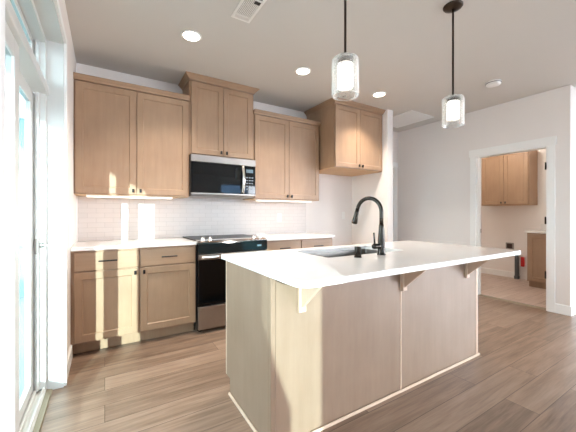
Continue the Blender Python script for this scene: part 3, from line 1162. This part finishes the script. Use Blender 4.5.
def pendant(x, y, label):
    t = thing('pendant_light', (x, y, ZC), label, 'pendant light', 'pendants over the island')
    B().lathe([(0, 0), (0.066, 0), (0.066, -0.006), (0.060, -0.014), (0.035, -0.024), (0.014, -0.03), (0, -0.03)], (x, y, ZC - 0.0005)).build('canopy', M['bronze'], t)
    B().cyl((x, y, 2.036), 0.0068, ZC - 2.036 - 0.02).build('rod', M['bronze'], t)
    B().lathe([(0, 0.036), (0.012, 0.036), (0.0135, 0.024), (0.040, 0.021), (0.043, 0.017), (0.043, 0.0), (0, 0)], (x, y, 2.0065)).build('socket_cap', M['bronze'], t)
    # thick clear seeded glass, closed at the top
    B().lathe([(0.014, 0.205), (0.060, 0.205), (0.068, 0.202), (0.0725, 0.194), (0.0735, 0.182), (0.0735, 0.010), (0.0715, 0.002), (0.068, 0.0),
               (0.0665, 0.004), (0.0665, 0.182), (0.065, 0.192), (0.059, 0.197), (0.014, 0.197)], (x, y, 1.831), seg=48).build('glass_shade', M['seed'], t)
    B().lathe([(0, 0.13), (0.040, 0.13), (0.043, 0.125), (0.044, 0.008), (0.042, 0.0), (0.036, 0.0), (0.036, 0.006), (0, 0.006)], (x, y, 1.876), seg=36).build('inner_shade', M['frost'], t)


pendant(1.1145, 1.221, 'clear glass pendant on a bronze rod over the left half of the island')
pendant(2.154, 1.221, 'clear glass pendant over the right half of the island, its bronze canopy in view')

# ------------------------------------------------------------------ ceiling fittings


def downlight(x, y, label):
    t = thing('downlight', (x, y, ZC), label, 'ceiling light', 'recessed lights over the cooking aisle')
    B().lathe([(0.066, -0.0005), (0.085, -0.0005), (0.0855, -0.004), (0.082, -0.007), (0.068, -0.0065)], (x, y, ZC)).build('trim_ring', M['white'], t)
    B().lathe([(0, -0.0055), (0.067, -0.0055), (0.067, -0.001), (0, -0.001)], (x, y, ZC)).build('lens', M['lens'], t)
    l = bpy.data.lights.new('downlight_lamp', 'AREA')
    l.shape = 'DISK'
    l.size = 0.13
    l.spread = math.radians(105)
    l.energy = 3.1
    l.color = (1.0, 0.90, 0.79)
    o = bpy.data.objects.new('downlight_lamp', l)
    o.location = (x, y, ZC - 0.012)
    COL.objects.link(o)


downlight(0.626, 2.583, 'lit round recessed ceiling light at the left, above the aisle by the first wall cabinets')
downlight(1.784, 2.606, 'lit round recessed ceiling light in the middle, just left of the nearer pendant glass')
downlight(2.951, 2.612, 'lit round recessed ceiling light at the right, in front of the deep refrigerator cabinet')

vt = thing('air_vent', (0.893, 2.01, ZC), 'white rectangular air vent register in the ceiling near the top edge', 'vent')
vx0, vx1, vy0, vy1 = 0.818, 0.972, 1.845, 2.168
fr = B()
fr.box(vx0, vx0 + 0.022, vy0, vy1, ZC - 0.008, ZC - 0.0005, 0.002)
fr.box(vx1 - 0.022, vx1, vy0, vy1, ZC - 0.008, ZC - 0.0005, 0.002)
fr.box(vx0 + 0.022, vx1 - 0.022, vy0, vy0 + 0.022, ZC - 0.008, ZC - 0.0005, 0.002)
fr.box(vx0 + 0.022, vx1 - 0.022, vy1 - 0.022, vy1, ZC - 0.008, ZC - 0.0005, 0.002)
fr.build('frame', M['white'], vt)
B().box(vx0 + 0.02, vx1 - 0.02, vy0 + 0.02, vy1 - 0.02, ZC - 0.0025, ZC - 0.0006).build('backing', M['grille'], vt)
lv = B()
for k in range(9):
    x = vx0 + 0.029 + k * 0.012
    lv.box(x - 0.0032, x + 0.0032, vy0 + 0.062, vy1 - 0.062, ZC - 0.007, ZC - 0.0025)
lv.box(vx0 + 0.02, vx1 - 0.02, vy0 + 0.055, vy0 + 0.062, ZC - 0.0075, ZC - 0.0025)
lv.box(vx0 + 0.02, vx1 - 0.02, vy1 - 0.062, vy1 - 0.055, ZC - 0.0075, ZC - 0.0025)
for k in range(3):
    y = vy1 - 0.05 + k * 0.010
    lv.box(vx0 + 0.022, vx1 - 0.022, y - 0.003, y + 0.003, ZC - 0.007, ZC - 0.0025)
lv.build('louvers', M['white'], vt)
B().box(vx0 + 0.088, vx1 - 0.022, vy0 + 0.07, vy0 + 0.1, ZC - 0.0085, ZC - 0.006).build('damper_slot', M['slot'], vt)

sd = thing('smoke_detector', (3.79, 1.683, ZC), 'small white round smoke detector on the ceiling right of the farther pendant', 'smoke detector')
B().lathe([(0, -0.042), (0.05, -0.042), (0.068, -0.036), (0.074, -0.022), (0.075, -0.006), (0.077, -0.0005), (0, -0.0005)], (3.79, 1.683, ZC)).build('housing', M['white'], sd)
B().lathe([(0.073, 0), (0.0765, 0.001), (0.0765, 0.006), (0.073, 0.007)], (3.79, 1.683, ZC - 0.022)).build('vent_slot', M['slot'], sd)

ah = thing('attic_hatch', (4.08, 3.1, ZC), 'flat white attic access panel in the ceiling past the wall end', 'hatch')
B().box(3.83, 4.33, 2.79, 3.42, ZC - 0.006, ZC - 0.0005, 0.001).build('panel', M['trim'], ah)
f = B()
f.box(3.806, 3.83, 2.76, 3.45, ZC - 0.012, ZC - 0.0005, 0.002)
f.box(4.33, 4.356, 2.76, 3.45, ZC - 0.012, ZC - 0.0005, 0.002)
f.box(3.83, 4.33, 2.76, 2.79, ZC - 0.012, ZC - 0.0005, 0.002)
f.box(3.83, 4.33, 3.42, 3.45, ZC - 0.012, ZC - 0.0005, 0.002)
f.build('frame', M['trim'], ah)

# ------------------------------------------------------------------ outlets


def outlet(x, z, y, label, kind='duplex'):
    t = thing('wall_outlet', (x, y, z), label, 'outlet', 'electrical plates')
    B().box(x - 0.036, x + 0.036, y - 0.006, y - 0.0002, z - 0.058, z + 0.058, 0.003).build('plate', M['white'], t)
    g = B()
    if kind == 'duplex':
        for s in (-0.02, 0.02):
            so = B().box(x - 0.014, x + 0.014, y - 0.0075, y - 0.0058, z + s - 0.013, z + s + 0.013, 0.001).build('socket', M['white'], t)
            for q in (-0.006, 0.006):
                B().box(x + q - 0.0012, x + q + 0.0012, y - 0.0079, y - 0.0074, z + s - 0.005, z + s + 0.005).build('slot', M['grille'], so)
    else:
        g.box(x - 0.016, x + 0.016, y - 0.009, y - 0.0058, z - 0.032, z + 0.032, 0.002)
        g.build('rocker', M['white'], t)


outlet(0.183, 1.185, YB - 0.008, 'white outlet on the tile left of the range, inside a bright sun stripe')
outlet(2.09, 1.135, YB - 0.008, 'white outlet on the tile to the right of the range')
outlet(3.286, 1.165, YB, 'white plate on the bare grey wall of the empty refrigerator space', 'rocker')

# ------------------------------------------------------------------ laundry room units (facing -x): built facing -y, then turned
# turned frame: local x -> world -y, local y -> world x
XF = Matrix(((0, 1, 0, 0), (-1, 0, 0, 0), (0, 0, 1, 0), (0, 0, 0, 1)))
LG = 'laundry room cabinets'
lc = wall_cabinet(-2.925, -2.175, 6.13, XF_L - 0.001, 1.345, 2.30, None, 'two-door maple wall cabinet seen through the doorway, on the laundry room wall', LG, None, stile=0.012)
lb = base_cabinet(-2.107, -1.38, 5.86, XF_L - 0.001, 'maple base cabinet seen through the doorway, standing in the laundry room', 'A', LG, None)
# full-height door instead of drawer + door
for ch in list(lb.children):
    if ch.name.split('.')[0] in ('drawer', 'door'):
        for g in list(ch.children):
            bpy.data.objects.remove(g)
        bpy.data.objects.remove(ch)
for a0, a1 in ((-2.09, -1.735), (-1.73, -1.385)):
    B().shaker(a0, a1, 0.118, 0.866, 5.841).build('door', MAP, lb)
lct = thing('laundry_countertop', (-1.75, 6.15, 0.884), 'white countertop with a short backsplash on the laundry base cabinet', 'countertop')
B().box(-2.13, -1.37, 5.83, XF_L - 0.001, 0.8845, 0.914, 0.003).build('slab', M['quartz'], lct)
B().box(-2.13, -1.37, XF_L - 0.021, XF_L - 0.001, 0.914, 1.015, 0.002).build('backsplash', M['quartz'], lct)
XF = None

bx = thing('washer_outlet_box', (XF_L, 2.594, 0.59), 'dark brown receptacle on the laundry wall above the island corner', 'outlet')
B().box(XF_L - 0.012, XF_L, 2.53, 2.66, 0.53, 0.65, 0.003).build('plate', M['grille'], bx)
B().box(XF_L - 0.022, XF_L - 0.010, 2.552, 2.638, 0.548, 0.632, 0.004).build('receptacle', M['brown'], bx)
pp = thing('drain_pipe', (XF_L - 0.045, 2.468, 0), 'dark grey vertical pipe rising from the laundry floor beside the baseboard', 'pipe')
B().cyl((XF_L - 0.045, 2.468, 0.003), 0.032, 0.46).build('pipe', M['greypipe'], pp)
B().cyl((XF_L - 0.045, 2.468, 0.003), 0.042, 0.05).build('collar', M['greypipe'], pp)
rv = thing('valve_cover', (XF_L - 0.02, 2.385, 0.3), 'small red cover on the laundry wall beside the base cabinet', 'valve')
B().box(XF_L - 0.04, XF_L, 2.362, 2.412, 0.235, 0.41, 0.006).build('cover', M['red'], rv)

# added laundry lamp, unseen above the doorway head, brightens the small room
ll = thing('laundry_fill_light', (5.4, 2.4, ZC), 'added flush round fill light, unseen inside the laundry room', 'ceiling light')
B().lathe([(0, -0.07), (0.08, -0.062), (0.13, -0.035), (0.14, -0.0005), (0, -0.0005)], (5.4, 2.4, ZC)).build('bowl', M['frost'], ll)
l = bpy.data.lights.new('laundry_fill', 'POINT')
l.energy = 4.4
l.color = (1.0, 0.93, 0.84)
l.shadow_soft_size = 0.1
o = bpy.data.objects.new('laundry_fill', l)
o.location = (5.4, 2.4, ZC - 0.18)
COL.objects.link(o)
